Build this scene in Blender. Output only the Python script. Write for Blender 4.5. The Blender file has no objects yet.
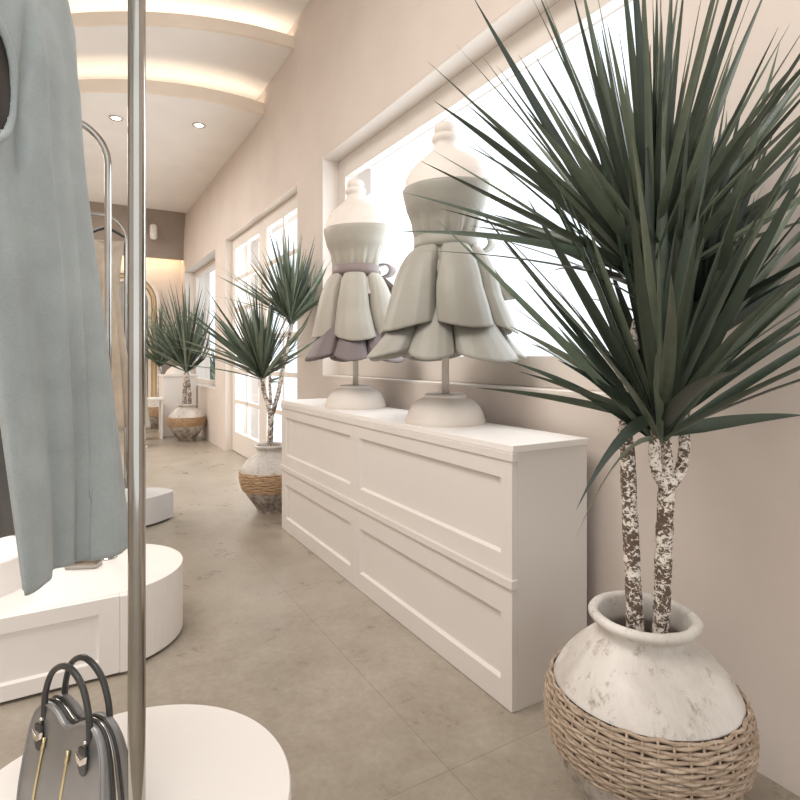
import bpy, bmesh, math, random
from mathutils import Vector, Matrix, noise as mnoise
sc = bpy.context.scene
C = sc.collection
PI = math.pi
random.seed(7)

# ------------------------------------------------------------------ camera frame
TH = math.atan2(329, 560)
CT, ST = math.cos(TH), math.sin(TH)
CAMH = 1.1
def cw(a, b, z=0.0):
    """metres to the right of / in front of the viewer's standing point -> room coordinates"""
    return Vector((a*CT + b*ST, -a*ST + b*CT, z))
def seen(px, py, d):
    return cw((px-400)/560*d, d, CAMH - (py-358)/560*d)

# ------------------------------------------------------------------ object helpers
def obj(name, bm, mat, parent=None, smooth=False, bevel=0, loc=None, sub=0, solid=0):
    me = bpy.data.meshes.new(name)
    bmesh.ops.recalc_face_normals(bm, faces=bm.faces) if bm.get('x', 0) else None
    bm.to_mesh(me); bm.free()
    o = bpy.data.objects.new(name, me); C.objects.link(o)
    for m in (mat if isinstance(mat, (list, tuple)) else [mat]): me.materials.append(m)
    if parent: o.parent = parent
    if loc is not None: o.location = loc
    if smooth:
        for p in me.polygons: p.use_smooth = True
    if solid:
        s = o.modifiers.new('thick', 'SOLIDIFY'); s.thickness = solid; s.offset = 0
    if bevel:
        b = o.modifiers.new('bev', 'BEVEL'); b.width = bevel; b.segments = 2; b.limit_method = 'ANGLE'; b.angle_limit = 0.6
        b.harden_normals = False
    if sub:
        s = o.modifiers.new('sub', 'SUBSURF'); s.levels = sub; s.render_levels = sub
    return o
class BM(dict): pass
def nb():
    return _B()
class _B:
    """bmesh wrapper"""
    def __init__(s): s.b = bmesh.new()
    def get(s, *a): return True
    @property
    def faces(s): return s.b.faces
    def v(s, co): return s.b.verts.new(co)
    def f(s, vs, mi=0):
        try:
            fc = s.b.faces.new(vs); fc.material_index = mi; return fc
        except ValueError: return None
    def to_mesh(s, me):
        bmesh.ops.recalc_face_normals(s.b, faces=s.b.faces); s.b.to_mesh(me)
    def free(s): s.b.free()
def thing(name, label, cat, loc=(0,0,0), rz=0, group=None):
    o = bpy.data.objects.new(name, None); C.objects.link(o)
    o.empty_display_size = .1
    o.location = loc; o.rotation_euler = (0,0,rz); o['label'] = label; o['category'] = cat
    if group: o['group'] = group
    return o
def tag(o, label, cat, group=None):
    o['label'] = label; o['category'] = cat
    if group: o['group'] = group
    return o
def struct(name, b, mat, **k):
    o = obj(name, b, mat, **k)
    if not k.get('parent'): o['kind'] = 'structure'
    return o
def objb(name, B, mat, parent=None, **k):
    me_k = k
    me = bpy.data.meshes.new(name)
    B.to_mesh(me); B.free()
    o = bpy.data.objects.new(name, me); C.objects.link(o)
    for m in (mat if isinstance(mat, (list, tuple)) else [mat]): me.materials.append(m)
    if parent: o.parent = parent
    if k.get('loc') is not None: o.location = k['loc']
    if k.get('smooth'):
        for p in me.polygons: p.use_smooth = True
    if k.get('solid'):
        s = o.modifiers.new('thick', 'SOLIDIFY'); s.thickness = k['solid']; s.offset = k.get('soff', 0)
    if k.get('bevel'):
        m = o.modifiers.new('bev', 'BEVEL'); m.width = k['bevel']; m.segments = 2; m.limit_method = 'ANGLE'; m.angle_limit = 0.6
    if k.get('sub'):
        s = o.modifiers.new('sub', 'SUBSURF'); s.levels = k['sub']; s.render_levels = k['sub']
    if k.get('autos'):
        try: me.set_sharp_from_angle(angle=k['autos'])
        except Exception: pass
    return o
obj = objb
def structure(name, B, mat, parent=None, **k):
    o = objb(name, B, mat, parent, **k)
    if not parent: o['kind'] = 'structure'
    return o
def box(B, x0, y0, z0, x1, y1, z1, mi=0):
    vs = [B.v((x, y, z)) for z in (z0, z1) for y in (y0, y1) for x in (x0, x1)]
    for q in ((0,2,3,1),(4,5,7,6),(0,1,5,4),(2,6,7,3),(0,4,6,2),(1,3,7,5)): B.f([vs[i] for i in q], mi)
    return B
def B1(*a): return box(nb(), *a)
def lathe(B, prof, n=48, sx=1, sy=1, cx=0, cy=0, cap0=True, cap1=True, mi=0):
    rings = []
    for r, z in prof:
        rings.append([B.v((cx+sx*r*math.cos(2*PI*i/n), cy+sy*r*math.sin(2*PI*i/n), z)) for i in range(n)])
    for a, b in zip(rings, rings[1:]):
        for i in range(n): B.f([a[i], a[(i+1)%n], b[(i+1)%n], b[i]], mi)
    if cap0: B.f(rings[0][::-1], mi)
    if cap1: B.f(rings[-1], mi)
    return B
def smooth_path(pts, n):
    """Catmull-Rom through pts (each any-length tuple)"""
    P = [pts[0]] + list(pts) + [pts[-1]]
    out = []
    seg = len(pts)-1
    for k in range(n+1):
        u = k/n*seg; i = min(int(u), seg-1); t = u-i
        a, b, c, d = P[i], P[i+1], P[i+2], P[i+3]
        out.append(tuple(.5*((2*b[j]) + (-a[j]+c[j])*t + (2*a[j]-5*b[j]+4*c[j]-d[j])*t*t + (-a[j]+3*b[j]-3*c[j]+d[j])*t**3) for j in range(len(b))))
    return out
def tube(B, pts, r, n=10, cap=True, mi=0, closed=False):
    pts = [Vector(p[:3]) for p in pts]
    rs = r if isinstance(r, (list, tuple)) else [r]*len(pts)
    N = len(pts); rings = []; prev = None
    for i, p in enumerate(pts):
        if closed: t = pts[(i+1) % N]-pts[i-1]
        else: t = pts[min(i+1, N-1)]-pts[max(i-1, 0)]
        t.normalize()
        if prev is None:
            up = Vector((0,0,1)) if abs(t.z) < .9 else Vector((1,0,0))
            s = t.cross(up).normalized()
        else:
            s = (prev - t*prev.dot(t)).normalized()
        prev = s; u = s.cross(t)
        rings.append([B.v(p + (s*math.cos(2*PI*k/n) + u*math.sin(2*PI*k/n))*rs[i]) for k in range(n)])
    R = rings + ([rings[0]] if closed else [])
    for a, b in zip(R, R[1:]):
        for k in range(n): B.f([a[k], a[(k+1)%n], b[(k+1)%n], b[k]], mi)
    if cap and not closed:
        B.f(rings[0][::-1], mi); B.f(rings[-1], mi)
    return B
def prism(B, poly, z0, z1, mi=0):
    a = [B.v((x, y, z0)) for x, y in poly]; b = [B.v((x, y, z1)) for x, y in poly]
    n = len(poly)
    for i in range(n): B.f([a[i], a[(i+1)%n], b[(i+1)%n], b[i]], mi)
    B.f(a[::-1], mi); B.f(b, mi)
    return B

# ------------------------------------------------------------------ materials
def lin(c):
    f = lambda v: (v/255/12.92) if v/255 <= .04045 else ((v/255+.055)/1.055)**2.4
    return (f(c[0]), f(c[1]), f(c[2]), 1)
class NT:
    def __init__(s, name):
        s.m = bpy.data.materials.new(name); s.m.use_nodes = True
        s.t = s.m.node_tree; s.n = s.t.nodes
        s.b = s.n['Principled BSDF']
    def add(s, t, **k):
        n = s.n.new(t)
        for a, v in k.items():
            if a in n.inputs: n.inputs[a].default_value = v
            else: setattr(n, a, v)
        return n
    def l(s, a, b): s.t.links.new(a, b)
    def coord(s, scale=(1,1,1)):
        tc = s.add('ShaderNodeTexCoord'); mp = s.add('ShaderNodeMapping'); mp.inputs['Scale'].default_value = scale
        s.l(tc.outputs['Object'], mp.inputs['Vector']); return mp.outputs['Vector']
    def noise(s, vec, scale, detail=4, rough=.5, dist=0):
        n = s.add('ShaderNodeTexNoise'); n.inputs['Scale'].default_value = scale; n.inputs['Detail'].default_value = detail
        n.inputs['Roughness'].default_value = rough; n.inputs['Distortion'].default_value = dist
        s.l(vec, n.inputs['Vector']); return n.outputs['Fac']
    def ramp(s, fac, stops):
        r = s.add('ShaderNodeValToRGB'); e = r.color_ramp.elements
        while len(e) < len(stops): e.new(.5)
        for el, (p, c) in zip(e, stops):
            el.position = p; el.color = c if len(c) == 4 else lin(c)
        s.l(fac, r.inputs['Fac']); return r.outputs['Color']
    def bump(s, h, strength=.3, dist=.01):
        b = s.add('ShaderNodeBump'); b.inputs['Strength'].default_value = strength; b.inputs['Distance'].default_value = dist
        s.l(h, b.inputs['Height']); s.l(b.outputs['Normal'], s.b.inputs['Normal'])
    def mix(s, fac, a, b, mode='MIX'):
        m = s.add('ShaderNodeMix'); m.data_type = 'RGBA'; m.blend_type = mode
        for sock, v in ((m.inputs[0], fac), (m.inputs[6], a), (m.inputs[7], b)):
            if hasattr(v, 'is_linked') or hasattr(v, 'links'): s.l(v, sock)
            else: sock.default_value = v
        return m.outputs[2]
def paint(name, c, rough=.6, var=.04, sc_=3, bump=0.05, metal=0, spec=.5, bs=60):
    N = NT(name); v = N.coord()
    f = N.noise(v, sc_, 5, .6)
    lo = tuple(max(0, x*(1-var)) for x in c); hi = tuple(min(255, x*(1+var)) for x in c)
    N.l(N.ramp(f, [(.3, lo), (.7, hi)]), N.b.inputs['Base Color'])
    N.b.inputs['Roughness'].default_value = rough; N.b.inputs['Metallic'].default_value = metal
    N.b.inputs['Specular IOR Level'].default_value = spec
    if bump: N.bump(N.noise(v, bs, 4), bump, .004)
    return N.m
def emis(name, c, s):
    N = NT(name); N.b.inputs['Base Color'].default_value = lin(c)
    N.b.inputs['Emission Color'].default_value = lin(c); N.b.inputs['Emission Strength'].default_value = s
    return N.m
M = {}
M['wall'] = paint('wall_plaster', (218, 206, 196), .85, .02, 2, .08)
M['ceil'] = paint('ceiling_plaster', (243, 238, 233), .9, .015, 2, .03)
M['fascia'] = paint('cove_plaster', (240, 226, 210), .85, .02, 2, .03)
M['bulk'] = paint('bulkhead_plaster', (158, 144, 132), .85, .04, 3, .1)
M['reveal'] = paint('white_reveal', (226, 217, 208), .7, .01, 2, .03)
M['white'] = paint('white_lacquer', (222, 215, 208), .42, .01, 2, .0)
M['plinth'] = paint('white_plinth_paint', (238, 232, 226), .5, .01, 2, .02)
M['gplinth'] = paint('grey_plinth_paint', (204, 201, 199), .5, .03, 2, .02)
M['mann'] = paint('mannequin_plaster', (222, 212, 202), .55, .015, 6, .04)
def floor_mat():
    N = NT('polished_concrete'); v = N.coord()
    a = N.noise(v, 1.3, 10, .62, .2); b = N.noise(v, 4.5, 12, .74, .15); c = N.noise(v, 45, 6, .7)
    col = N.ramp(a, [(.25, (134, 122, 106)), (.5, (162, 151, 136)), (.75, (190, 181, 168))])
    col2 = N.ramp(b, [(.3, (134, 121, 105)), (.52, (164, 154, 140)), (.75, (192, 184, 171))])
    m = N.mix(.5, col, col2)
    cc = N.ramp(c, [(.35, (.82,.82,.82,1)), (.6, (1.04,1.04,1.04,1))])
    m = N.mix(.55, m, cc, 'MULTIPLY')
    # saw-cut joints
    sep = N.add('ShaderNodeSeparateXYZ'); N.l(v, sep.inputs[0])
    outs = []
    for ax, off, per in (('X', .87, 2.4), ('Y', 1.22, 2.4)):
        s1 = N.add('ShaderNodeMath', operation='SUBTRACT'); N.l(sep.outputs[ax], s1.inputs[0]); s1.inputs[1].default_value = off-per*10
        s2 = N.add('ShaderNodeMath', operation='MODULO'); N.l(s1.outputs[0], s2.inputs[0]); s2.inputs[1].default_value = per
        s3 = N.add('ShaderNodeMath', operation='LESS_THAN'); N.l(s2.outputs[0], s3.inputs[0]); s3.inputs[1].default_value = .0028
        outs.append(s3.outputs[0])
    mx = N.add('ShaderNodeMath', operation='MAXIMUM'); N.l(outs[0], mx.inputs[0]); N.l(outs[1], mx.inputs[1])
    mf = N.add('ShaderNodeMath', operation='MULTIPLY'); N.l(mx.outputs[0], mf.inputs[0]); mf.inputs[1].default_value = .45
    m = N.mix(mf.outputs[0], m, lin((98, 84, 72)))
    N.l(m, N.b.inputs['Base Color'])
    r = N.add('ShaderNodeMapRange'); N.l(b, r.inputs[0]); r.inputs[3].default_value = .18; r.inputs[4].default_value = .42
    N.l(r.outputs[0], N.b.inputs['Roughness'])
    N.bump(c, .12, .003)
    return N.m
M['floor'] = floor_mat()
def chrome():
    N = NT('polished_chrome'); N.b.inputs['Metallic'].default_value = 1
    v = N.coord(); f = N.noise(v, 4, 3)
    N.l(N.ramp(f, [(.3, (158, 155, 149)), (.7, (184, 181, 175))]), N.b.inputs['Base Color'])
    N.b.inputs['Roughness'].default_value = .1; return N.m
M['chrome'] = chrome()
def cloth(name, c, rough=.85, weave=900, var=.07, sheen=.2, bs=.25):
    N = NT(name); v = N.coord()
    f = N.noise(v, 7, 6, .6); g = N.noise(v, weave, 2, .6)
    lo = tuple(x*(1-var) for x in c); hi = tuple(min(255, x*(1+var)) for x in c)
    col = N.ramp(f, [(.3, lo), (.7, hi)])
    sp = N.ramp(g, [(.3, (.88,.88,.88,1)), (.7, (1.03,1.03,1.03,1))])
    N.l(N.mix(1.0, col, sp, 'MULTIPLY'), N.b.inputs['Base Color'])
    N.b.inputs['Roughness'].default_value = rough; N.b.inputs['Sheen Weight'].default_value = sheen
    N.bump(g, bs, .002); return N.m
M['blue'] = cloth('blue_grey_suede', (166, 173, 172), weave=420)
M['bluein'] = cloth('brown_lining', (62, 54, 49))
M['taupe'] = cloth('dark_taupe_wool', (136, 129, 124))
M['beige'] = cloth('beige_linen', (184, 168, 149))
M['pearl'] = cloth('pale_grey_satin', (158, 154, 143), .5, 1200, .03, .1, .08)
M['pearl2'] = cloth('warm_grey_satin', (172, 165, 152), .5, 1200, .03, .1, .08)
M['mauve'] = cloth('mauve_grey_satin', (116, 103, 102), .55, 1200, .04, .1, .08)
M['belt1'] = cloth('mauve_belt_satin', (134, 119, 115), .5, 1200, .03, .1, .08)
M['lgrey'] = cloth('light_grey_cloth', (176, 172, 166))
M['goldc'] = paint('gilded_plaster', (214, 186, 142), .45, .03, 4, 0)
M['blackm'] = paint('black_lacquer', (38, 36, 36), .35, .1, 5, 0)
def ceramic():
    N = NT('weathered_whitewash_clay'); v = N.coord((1, 1, .55))
    a = N.noise(v, 5, 10, .65, .5); b = N.noise(v, 26, 10, .78, .3); c = N.noise(v, 9, 8, .7, 1.2)
    col = N.ramp(a, [(.3, (182, 174, 165)), (.52, (212, 205, 197)), (.8, (232, 227, 220))])
    cr = N.ramp(b, [(.28, (120, 108, 98)), (.37, (188, 179, 169)), (.45, (255, 255, 255))])
    m = N.mix(.75, col, cr, 'MULTIPLY')
    # more wear toward the foot
    sep = N.add('ShaderNodeSeparateXYZ'); tc = N.add('ShaderNodeTexCoord'); N.l(tc.outputs['Object'], sep.inputs[0])
    add = N.add('ShaderNodeMath', operation='MULTIPLY_ADD'); N.l(c, add.inputs[0]); add.inputs[1].default_value = .5; N.l(sep.outputs['Z'], add.inputs[2])
    w = N.ramp(add.outputs[0], [(.34, (1,1,1,1)), (.52, (0,0,0,1))])
    bw = N.ramp(b, [(.42, (112, 98, 86)), (.6, (184, 174, 163))])
    m2 = N.mix(w, m, bw)
    N.l(m2, N.b.inputs['Base Color']); N.b.inputs['Roughness'].default_value = .8
    N.bump(b, .5, .006); return N.m
M['clay'] = ceramic()
def wick(name, c0, c1, c2):
    N = NT(name); v = N.coord((3, 3, 30)); a = N.noise(v, 8, 6, .7)
    N.l(N.ramp(a, [(.3, c0), (.5, c1), (.7, c2)]), N.b.inputs['Base Color'])
    N.b.inputs['Roughness'].default_value = .75; return N.m
M['wick'] = wick('natural_rattan', (118, 98, 80), (164, 144, 124), (196, 178, 158))
M['wick2'] = wick('honey_seagrass', (134, 104, 76), (178, 146, 112), (210, 184, 152))
M['dark'] = paint('painted_gap_shade', (60, 48, 40), .9, .2, 20, .2)
M['soil'] = paint('potting_soil', (78, 64, 54), .95, .3, 60, .8, bs=120)
def bark():
    N = NT('mottled_bark'); v = N.coord((1, 1, 1.3)); a = N.noise(v, 90, 5, .65, .8); b = N.noise(v, 14, 3)
    s = N.add('ShaderNodeMath', operation='MULTIPLY_ADD'); N.l(b, s.inputs[0]); s.inputs[1].default_value = .45; N.l(a, s.inputs[2])
    N.l(N.ramp(s.outputs[0], [(.68, (96, 80, 68)), (.72, (122, 104, 90)), (.755, (224, 214, 202)), (.9, (236, 228, 218))]), N.b.inputs['Base Color'])
    N.b.inputs['Roughness'].default_value = .85; N.bump(a, .5, .006); return N.m
M['bark'] = bark()
def leaf(name, a, b, c):
    N = NT(name)
    at = N.add('ShaderNodeAttribute'); at.attribute_name = 'Col'
    v = N.coord(); n = N.noise(v, 30, 3)
    sep = N.add('ShaderNodeSeparateColor'); N.l(at.outputs['Color'], sep.inputs[0])
    ad = N.add('ShaderNodeMath', operation='MULTIPLY_ADD'); N.l(n, ad.inputs[0]); ad.inputs[1].default_value = .3; N.l(sep.outputs[0], ad.inputs[2])
    N.l(N.ramp(ad.outputs[0], [(.1, a), (.6, b), (1.15, c)]), N.b.inputs['Base Color'])
    N.b.inputs['Roughness'].default_value = .36; N.b.inputs['Specular IOR Level'].default_value = .5
    return N.m
M['leaf'] = leaf('dark_green_leaf', (40, 47, 39), (68, 80, 65), (116, 126, 106))
M['leaf2'] = leaf('mid_green_leaf', (46, 54, 44), (84, 97, 80), (136, 146, 126))
def glass():
    N = NT('window_glass'); n = N.n; n.remove(N.b)
    t = N.add('ShaderNodeBsdfTransparent'); g = N.add('ShaderNodeBsdfGlossy'); g.inputs['Roughness'].default_value = .03
    t.inputs['Color'].default_value = (.97, .985, 1, 1)
    mx = N.add('ShaderNodeMixShader'); mx.inputs[0].default_value = .05; N.l(t.outputs[0], mx.inputs[1]); N.l(g.outputs[0], mx.inputs[2])
    N.l(mx.outputs[0], n['Material Output'].inputs['Surface']); return N.m
M['glass'] = glass()
M['led'] = emis('warm_led_strip', (255, 241, 222), 8.5)
M['led2'] = emis('warm_led_strip_back', (255, 226, 186), 22)
M['lamp'] = emis('downlight_lens', (255, 236, 210), 25)
def leather(name, c, metal=.55, rough=.38):
    N = NT(name); v = N.coord(); vo = N.add('ShaderNodeTexVoronoi'); vo.inputs['Scale'].default_value = 420; N.l(v, vo.inputs['Vector'])
    f = N.noise(v, 9, 4)
    N.l(N.ramp(f, [(.3, tuple(x*.93 for x in c)), (.7, tuple(min(255, x*1.06) for x in c))]), N.b.inputs['Base Color'])
    N.b.inputs['Metallic'].default_value = metal; N.b.inputs['Roughness'].default_value = rough
    N.bump(vo.outputs['Distance'], .12, .001); return N.m
M['bag'] = leather('pewter_leather', (150, 148, 146))
M['bagd'] = leather('charcoal_leather', (66, 64, 62), .2, .35)
M['gold'] = paint('brushed_gold', (222, 206, 160), .28, .05, 20, 0, metal=1)
M['nickel'] = paint('nickel_metal', (214, 206, 196), .2, .04, 20, 0, metal=1)

# ------------------------------------------------------------------ the room
WX = 1.575      # inner face of the window wall
XL, YB, YF = -3.6, 9.9, -2.6
H1, H2, H3 = 3.40, 3.64, 3.84
b = nb(); box(b, XL, YF, -.1, WX+.4, YB, 0)
structure('floor', b, M['floor'])
# window wall: panels around three openings (extruded cells of the wall, one mesh)
WT = .40
op = [  # y0, y1, z0, z1
    (1.105, 3.80, .964, 2.556), (4.31, 6.77, 0, 2.515), (7.30, 9.55, .70, 2.50)]
b = nb()
ys = sorted({YF, YB} | {o[0] for o in op} | {o[1] for o in op})
for y0, y1 in zip(ys, ys[1:]):
    mid = (y0+y1)/2; o = [q for q in op if q[0] <= mid <= q[1]]
    if not o: box(b, WX, y0, 0, WX+WT, y1, 3.95)
    else:
        q = o[0]
        if q[2] > 0: box(b, WX, y0, 0, WX+WT, y1, q[2])
        box(b, WX, y0, q[3], WX+WT, y1, 3.95)
bmesh.ops.remove_doubles(b.b, verts=b.b.verts, dist=1e-5)
structure('wall_right', b, M['wall'])
b = B1(XL-.15, YF, 0, XL, YB, 3.95); structure('wall_left', b, M['wall'])
b = B1(XL-.15, YB, 0, WX+WT, YB+.15, 3.95); structure('wall_back', b, M['wall'])


# windows / doors : frames
def window(name, y0, y1, z0, z1, depth, lt, rt, tp, bt, mull=()):
    xf = WX+depth
    b = nb()
    # jamb lining
    e = .0006
    box(b, WX+.001, y0+e, z0+e, xf+.16, y0+.012, z1-e); box(b, WX+.001, y1-.012, z0+e, xf+.16, y1-e, z1-e)
    box(b, WX+.001, y0+.012, z1-.012, xf+.16, y1-.012, z1-e); box(b, WX+.001, y0+.012, z0+e, xf+.16, y1-.012, z0+.012)
    w = structure(name, b, M['reveal'])
    b = nb()
    box(b, xf, y0+.012, z0+.012, xf+.06, y0+rt, z1-.012); box(b, xf, y1-lt, z0+.012, xf+.06, y1-.012, z1-.012)
    box(b, xf, y0+rt, z1-tp, xf+.06, y1-lt, z1-.012); box(b, xf, y0+rt, z0+.012, xf+.06, y1-lt, z0+bt)
    for (ym, wd) in mull: box(b, xf+.005, ym-wd/2, z0+bt, xf+.055, ym+wd/2, z1-tp)
    obj('window_frame', b, M['reveal'], w, bevel=.004)
    obj('pane', B1(xf+.03, y0+rt-.005, z0+bt-.005, xf+.034, y1-lt+.005, z1-tp+.005), M['glass'], w)
    return w
window('window_1', 1.105, 3.80, .964, 2.556, .125, .127, .165, .15, .145)
window('window_2', 7.30, 9.55, .70, 2.50, .16, .1, .1, .1, .08, ((8.05, .06),))
# french door
xd = WX+.08
dr = nb(); y0, y1, z1 = 4.31, 6.77, 2.515
box(dr, WX+.001, y0+.0006, 0.001, xd+.14, y0+.014, z1-.0006); box(dr, WX+.001, y1-.014, 0.001, xd+.14, y1-.0006, z1-.0006)
box(dr, WX+.001, y0+.014, z1-.014, xd+.14, y1-.014, z1-.0006)
door = structure('door_1', dr, M['reveal'])
for (a, c) in ((4.325, 5.53), (5.535, 6.755)):
    f = nb(); st = .125; zb, zt = .24, 2.375
    box(f, xd, a, .008, xd+.05, a+st, z1-.016); box(f, xd, c-st, .008, xd+.05, c, z1-.016)
    box(f, xd, a+st, zt, xd+.05, c-st, z1-.016); box(f, xd, a+st, .008, xd+.05, c-st, zb)
    mid = (a+c)/2; box(f, xd+.008, mid-.016, zb, xd+.042, mid+.016, zt)
    for k in range(1, 6):
        zz = zb+(zt-zb)*k/6; box(f, xd+.008, a+st, zz-.022, xd+.042, c-st, zz+.022)
    lf = obj('door_leaf', f, M['reveal'], door, bevel=.003)
    obj('pane', B1(xd+.023, a+st-.004, zb-.004, xd+.027, c-st+.004, zt+.004), M['glass'], lf)
    hb = nb(); hy = (c-.06) if a < 5 else (a+.06)
    tube(hb, [(xd-.002, hy, 1.02), (xd-.045, hy, 1.02), (xd-.045, hy+(-.1 if a < 5 else .1), 1.02)], .009, 10)
    obj('handle', hb, M['nickel'], lf, smooth=True)

# ceiling: three stepped slabs with curved coves
def arc1(x): return 5.17 + (x-1.2)**2/3.2
def arc2(x): return 4.39 + (x-1.5)**2/3.95
def edge(fn, off=0, n=40):
    out = []
    for i in range(n+1):
        x = WX - (WX-(-1.6))*i/n
        d = (fn(x+.01)-fn(x-.01))/.02
        L = math.hypot(1, d)
        out.append((x-off*d/L*-1*-1 if False else x+off*(d)/L*1, fn(x)-off/L*1))
    return out
def slab(name, fn, z0, z1, zlip, mat):
    # slab occupying everything beyond the curve, with an upturned lip on its near edge
    E = edge(fn); b = nb()
    yl = E[-1][1]
    poly = E + [(XL, yl+ (0.9)), (XL, YB), (WX, YB)]
    # ribbons (side faces) + bottom with concave polygon -> build by quads strip to back line
    bot = [b.v((x, y, z0)) for x, y in E]; back = [b.v((x, YB, z0)) for x, y in E]
    for i in range(len(E)-1): b.f([bot[i], bot[i+1], back[i+1], back[i]])
    xl = E[-1][0]
    q0 = b.v((XL, yl+.9, z0)); q1 = b.v((XL, YB, z0)); b.f([bot[-1], q0, q1, back[-1]])
    top = [b.v((x, y, z1)) for x, y in E] ; backt = [b.v((x, YB, z1)) for x, y in E]
    for i in range(len(E)-1): b.f([top[i], backt[i], backt[i+1], top[i+1]])
    t0 = b.v((XL, yl+.9, z1)); t1 = b.v((XL, YB, z1)); b.f([top[-1], backt[-1], t1, t0])
    for i in range(len(E)-1): b.f([bot[i], top[i], top[i+1], bot[i+1]])
    b.f([bot[-1], top[-1], t0, q0])
    s = structure(name, b, mat)
    f = nb()  # fascia lip, thin curved board
    A = edge(fn); 
    P = [(x, y-.004) for x, y in A]; Q = [(x, y+.03) for x, y in A]
    va = [[f.v((x, y, z)) for x, y in L] for L, z in ((P, z0-.002), (P, zlip), (Q, zlip), (Q, z0-.002))]
    for k in range(4):
        r0, r1 = va[k], va[(k+1) % 4]
        for i in range(len(A)-1): f.f([r0[i], r0[i+1], r1[i+1], r1[i]])
    obj('cove_fascia', f, M['fascia'], s)
    g = nb()
    L = [(x, y+.10) for x, y in A]; R = [(x, y+.135) for x, y in A]
    va = [[g.v((x, y, z)) for x, y in LL] for LL, z in ((L, z1+.003), (L, z1+.012), (R, z1+.012), (R, z1+.003))]
    for k in range(4):
        r0, r1 = va[k], va[(k+1) % 4]
        for i in range(len(A)-1): g.f([r0[i], r0[i+1], r1[i+1], r1[i]])
    obj('light_strip', g, M['led'], s)
    return s
slab('ceiling_lower', arc1, H1, H1+.035, H1+.105, M['ceil'])
slab('ceiling_middle', arc2, H2, H2+.035, H2+.09, M['ceil'])
# the middle slab must stop behind the lower one; the lower slab hides it. upper ceiling:
structure('ceiling', B1(XL, YF, H3, WX, YB, H3+.1), M['ceil'])

# bulkhead near the back, curved underside, hidden light behind
b = nb(); prof = []
for i in range(13):
    t = i/12; prof.append((9.38+.24*math.sin(t*PI/2)**1.0, H1 - (H1-2.69)*(1-math.cos(t*PI/2))**.8))
sec = prof + [(9.66, 2.69), (9.66, H1-.001)]
ra = [b.v((XL, y, z-.001)) for y, z in sec]; rb = [b.v((WX-.001, y, z-.001)) for y, z in sec]
for i in range(len(sec)): j = (i+1) % len(sec); b.f([ra[i], ra[j], rb[j], rb[i]])
b.f(ra); b.f(rb[::-1])
bh = structure('trim_1', b, M['bulk'])
obj('light_strip', B1(XL+.05, 9.70, 2.74, WX-.03, 9.73, 2.76), M['led2'], bh)
# wall speaker on bulkhead
p = seen(153.3, 232, 8.72)
sp = nb(); lathe(sp, [(.01, -.12), (.035, -.115), (.05, -.095), (.055, -.06), (.055, .06), (.05, .095), (.035, .115), (.01, .12)], 20)
o = obj('wall_light', sp, M['plinth'], smooth=True, loc=(p.x, 9.44, p.z))
tag(o, 'small white capsule light fixed on the grey-brown bulkhead at the far end', 'wall light')

# downlights
for i, (x, y, lab) in enumerate(((.372, 6.0, 'recessed ceiling spotlight nearer the tall chrome pole, left one of two'), (1.087, 5.77, 'recessed ceiling spotlight nearer the window wall, right one of two'))):
    t = thing('downlight', lab, 'ceiling light', (x, y, H1), group=None)
    b = nb(); lathe(b, [(.040, -.001), (.062, -.001), (.064, -.006), (.060, -.010), (.044, -.010), (.040, -.001)], 28, cap0=False, cap1=False)
    obj('trim_ring', b, M['nickel'], t, smooth=True)
    b = nb(); lathe(b, [(.0401, -.0015), (.0401, -.004), (.02, -.006)], 24); obj('lens', b, M['lamp'], t)

# ------------------------------------------------------------------ display cabinet
cy0, cy1, cx0, cx1, ct = 1.317, 3.51, 1.1755, 1.51, .829
cab = thing('display_cabinet', 'long white shaker-fronted cabinet under the big window carrying two dress mannequins', 'cabinet', ((cx0+cx1)/2, (cy0+cy1)/2, 0))
def cl(x, y, z=0): return (x-(cx0+cx1)/2, y-(cy0+cy1)/2, z)
def cbox(b, x0, y0, z0, x1, y1, z1): return box(b, x0-(cx0+cx1)/2, y0-(cy0+cy1)/2, z0, x1-(cx0+cx1)/2, y1-(cy0+cy1)/2, z1)
obj('carcass', cbox(nb(), cx0+.02, cy0, .0, cx1, cy1, ct-.022), M['white'], cab, bevel=.002)
obj('top_board', cbox(nb(), cx0-.002, cy0-.006, ct-.022, cx1+.002, cy1+.006, ct), M['plinth'], cab, bevel=.002)
obj('rail', cbox(nb(), cx0-.006, cy0-.008, ct-.05, cx0+.02, cy1+.004, ct-.0225), M['white'], cab, bevel=.002)
obj('rail', cbox(nb(), cx0-.010, cy0-.009, .385, cx0+.02, cy1+.004, .413), M['white'], cab, bevel=.002)
def shaker(b, x, y0, y1, z0, z1, ry0, ry1, rz0, rz1, dep=.014, th=.0195):
    # slab facing -X with a recessed field
    y0, y1, ry0, ry1 = [q-(cy0+cy1)/2 for q in (y0, y1, ry0, ry1)]; x = x-(cx0+cx1)/2
    o = [b.v((x, y, z)) for y, z in ((y0, z0), (y1, z0), (y1, z1), (y0, z1))]
    i = [b.v((x, y, z)) for y, z in ((ry0, rz0), (ry1, rz0), (ry1, rz1), (ry0, rz1))]
    s = .007
    r = [b.v((x+dep, y, z)) for y, z in ((ry0+s, rz0+s), (ry1-s, rz0+s), (ry1-s, rz1-s), (ry0+s, rz1-s))]
    k = [b.v((x+th, y, z)) for y, z in ((y0, z0), (y1, z0), (y1, z1), (y0, z1))]
    for a in range(4):
        c = (a+1) % 4
        b.f([o[a], o[c], i[c], i[a]]); b.f([i[a], i[c], r[c], r[a]]); b.f([o[a], k[a], k[c], o[c]])
    b.f(r); b.f(k[::-1])
    return b
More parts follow.
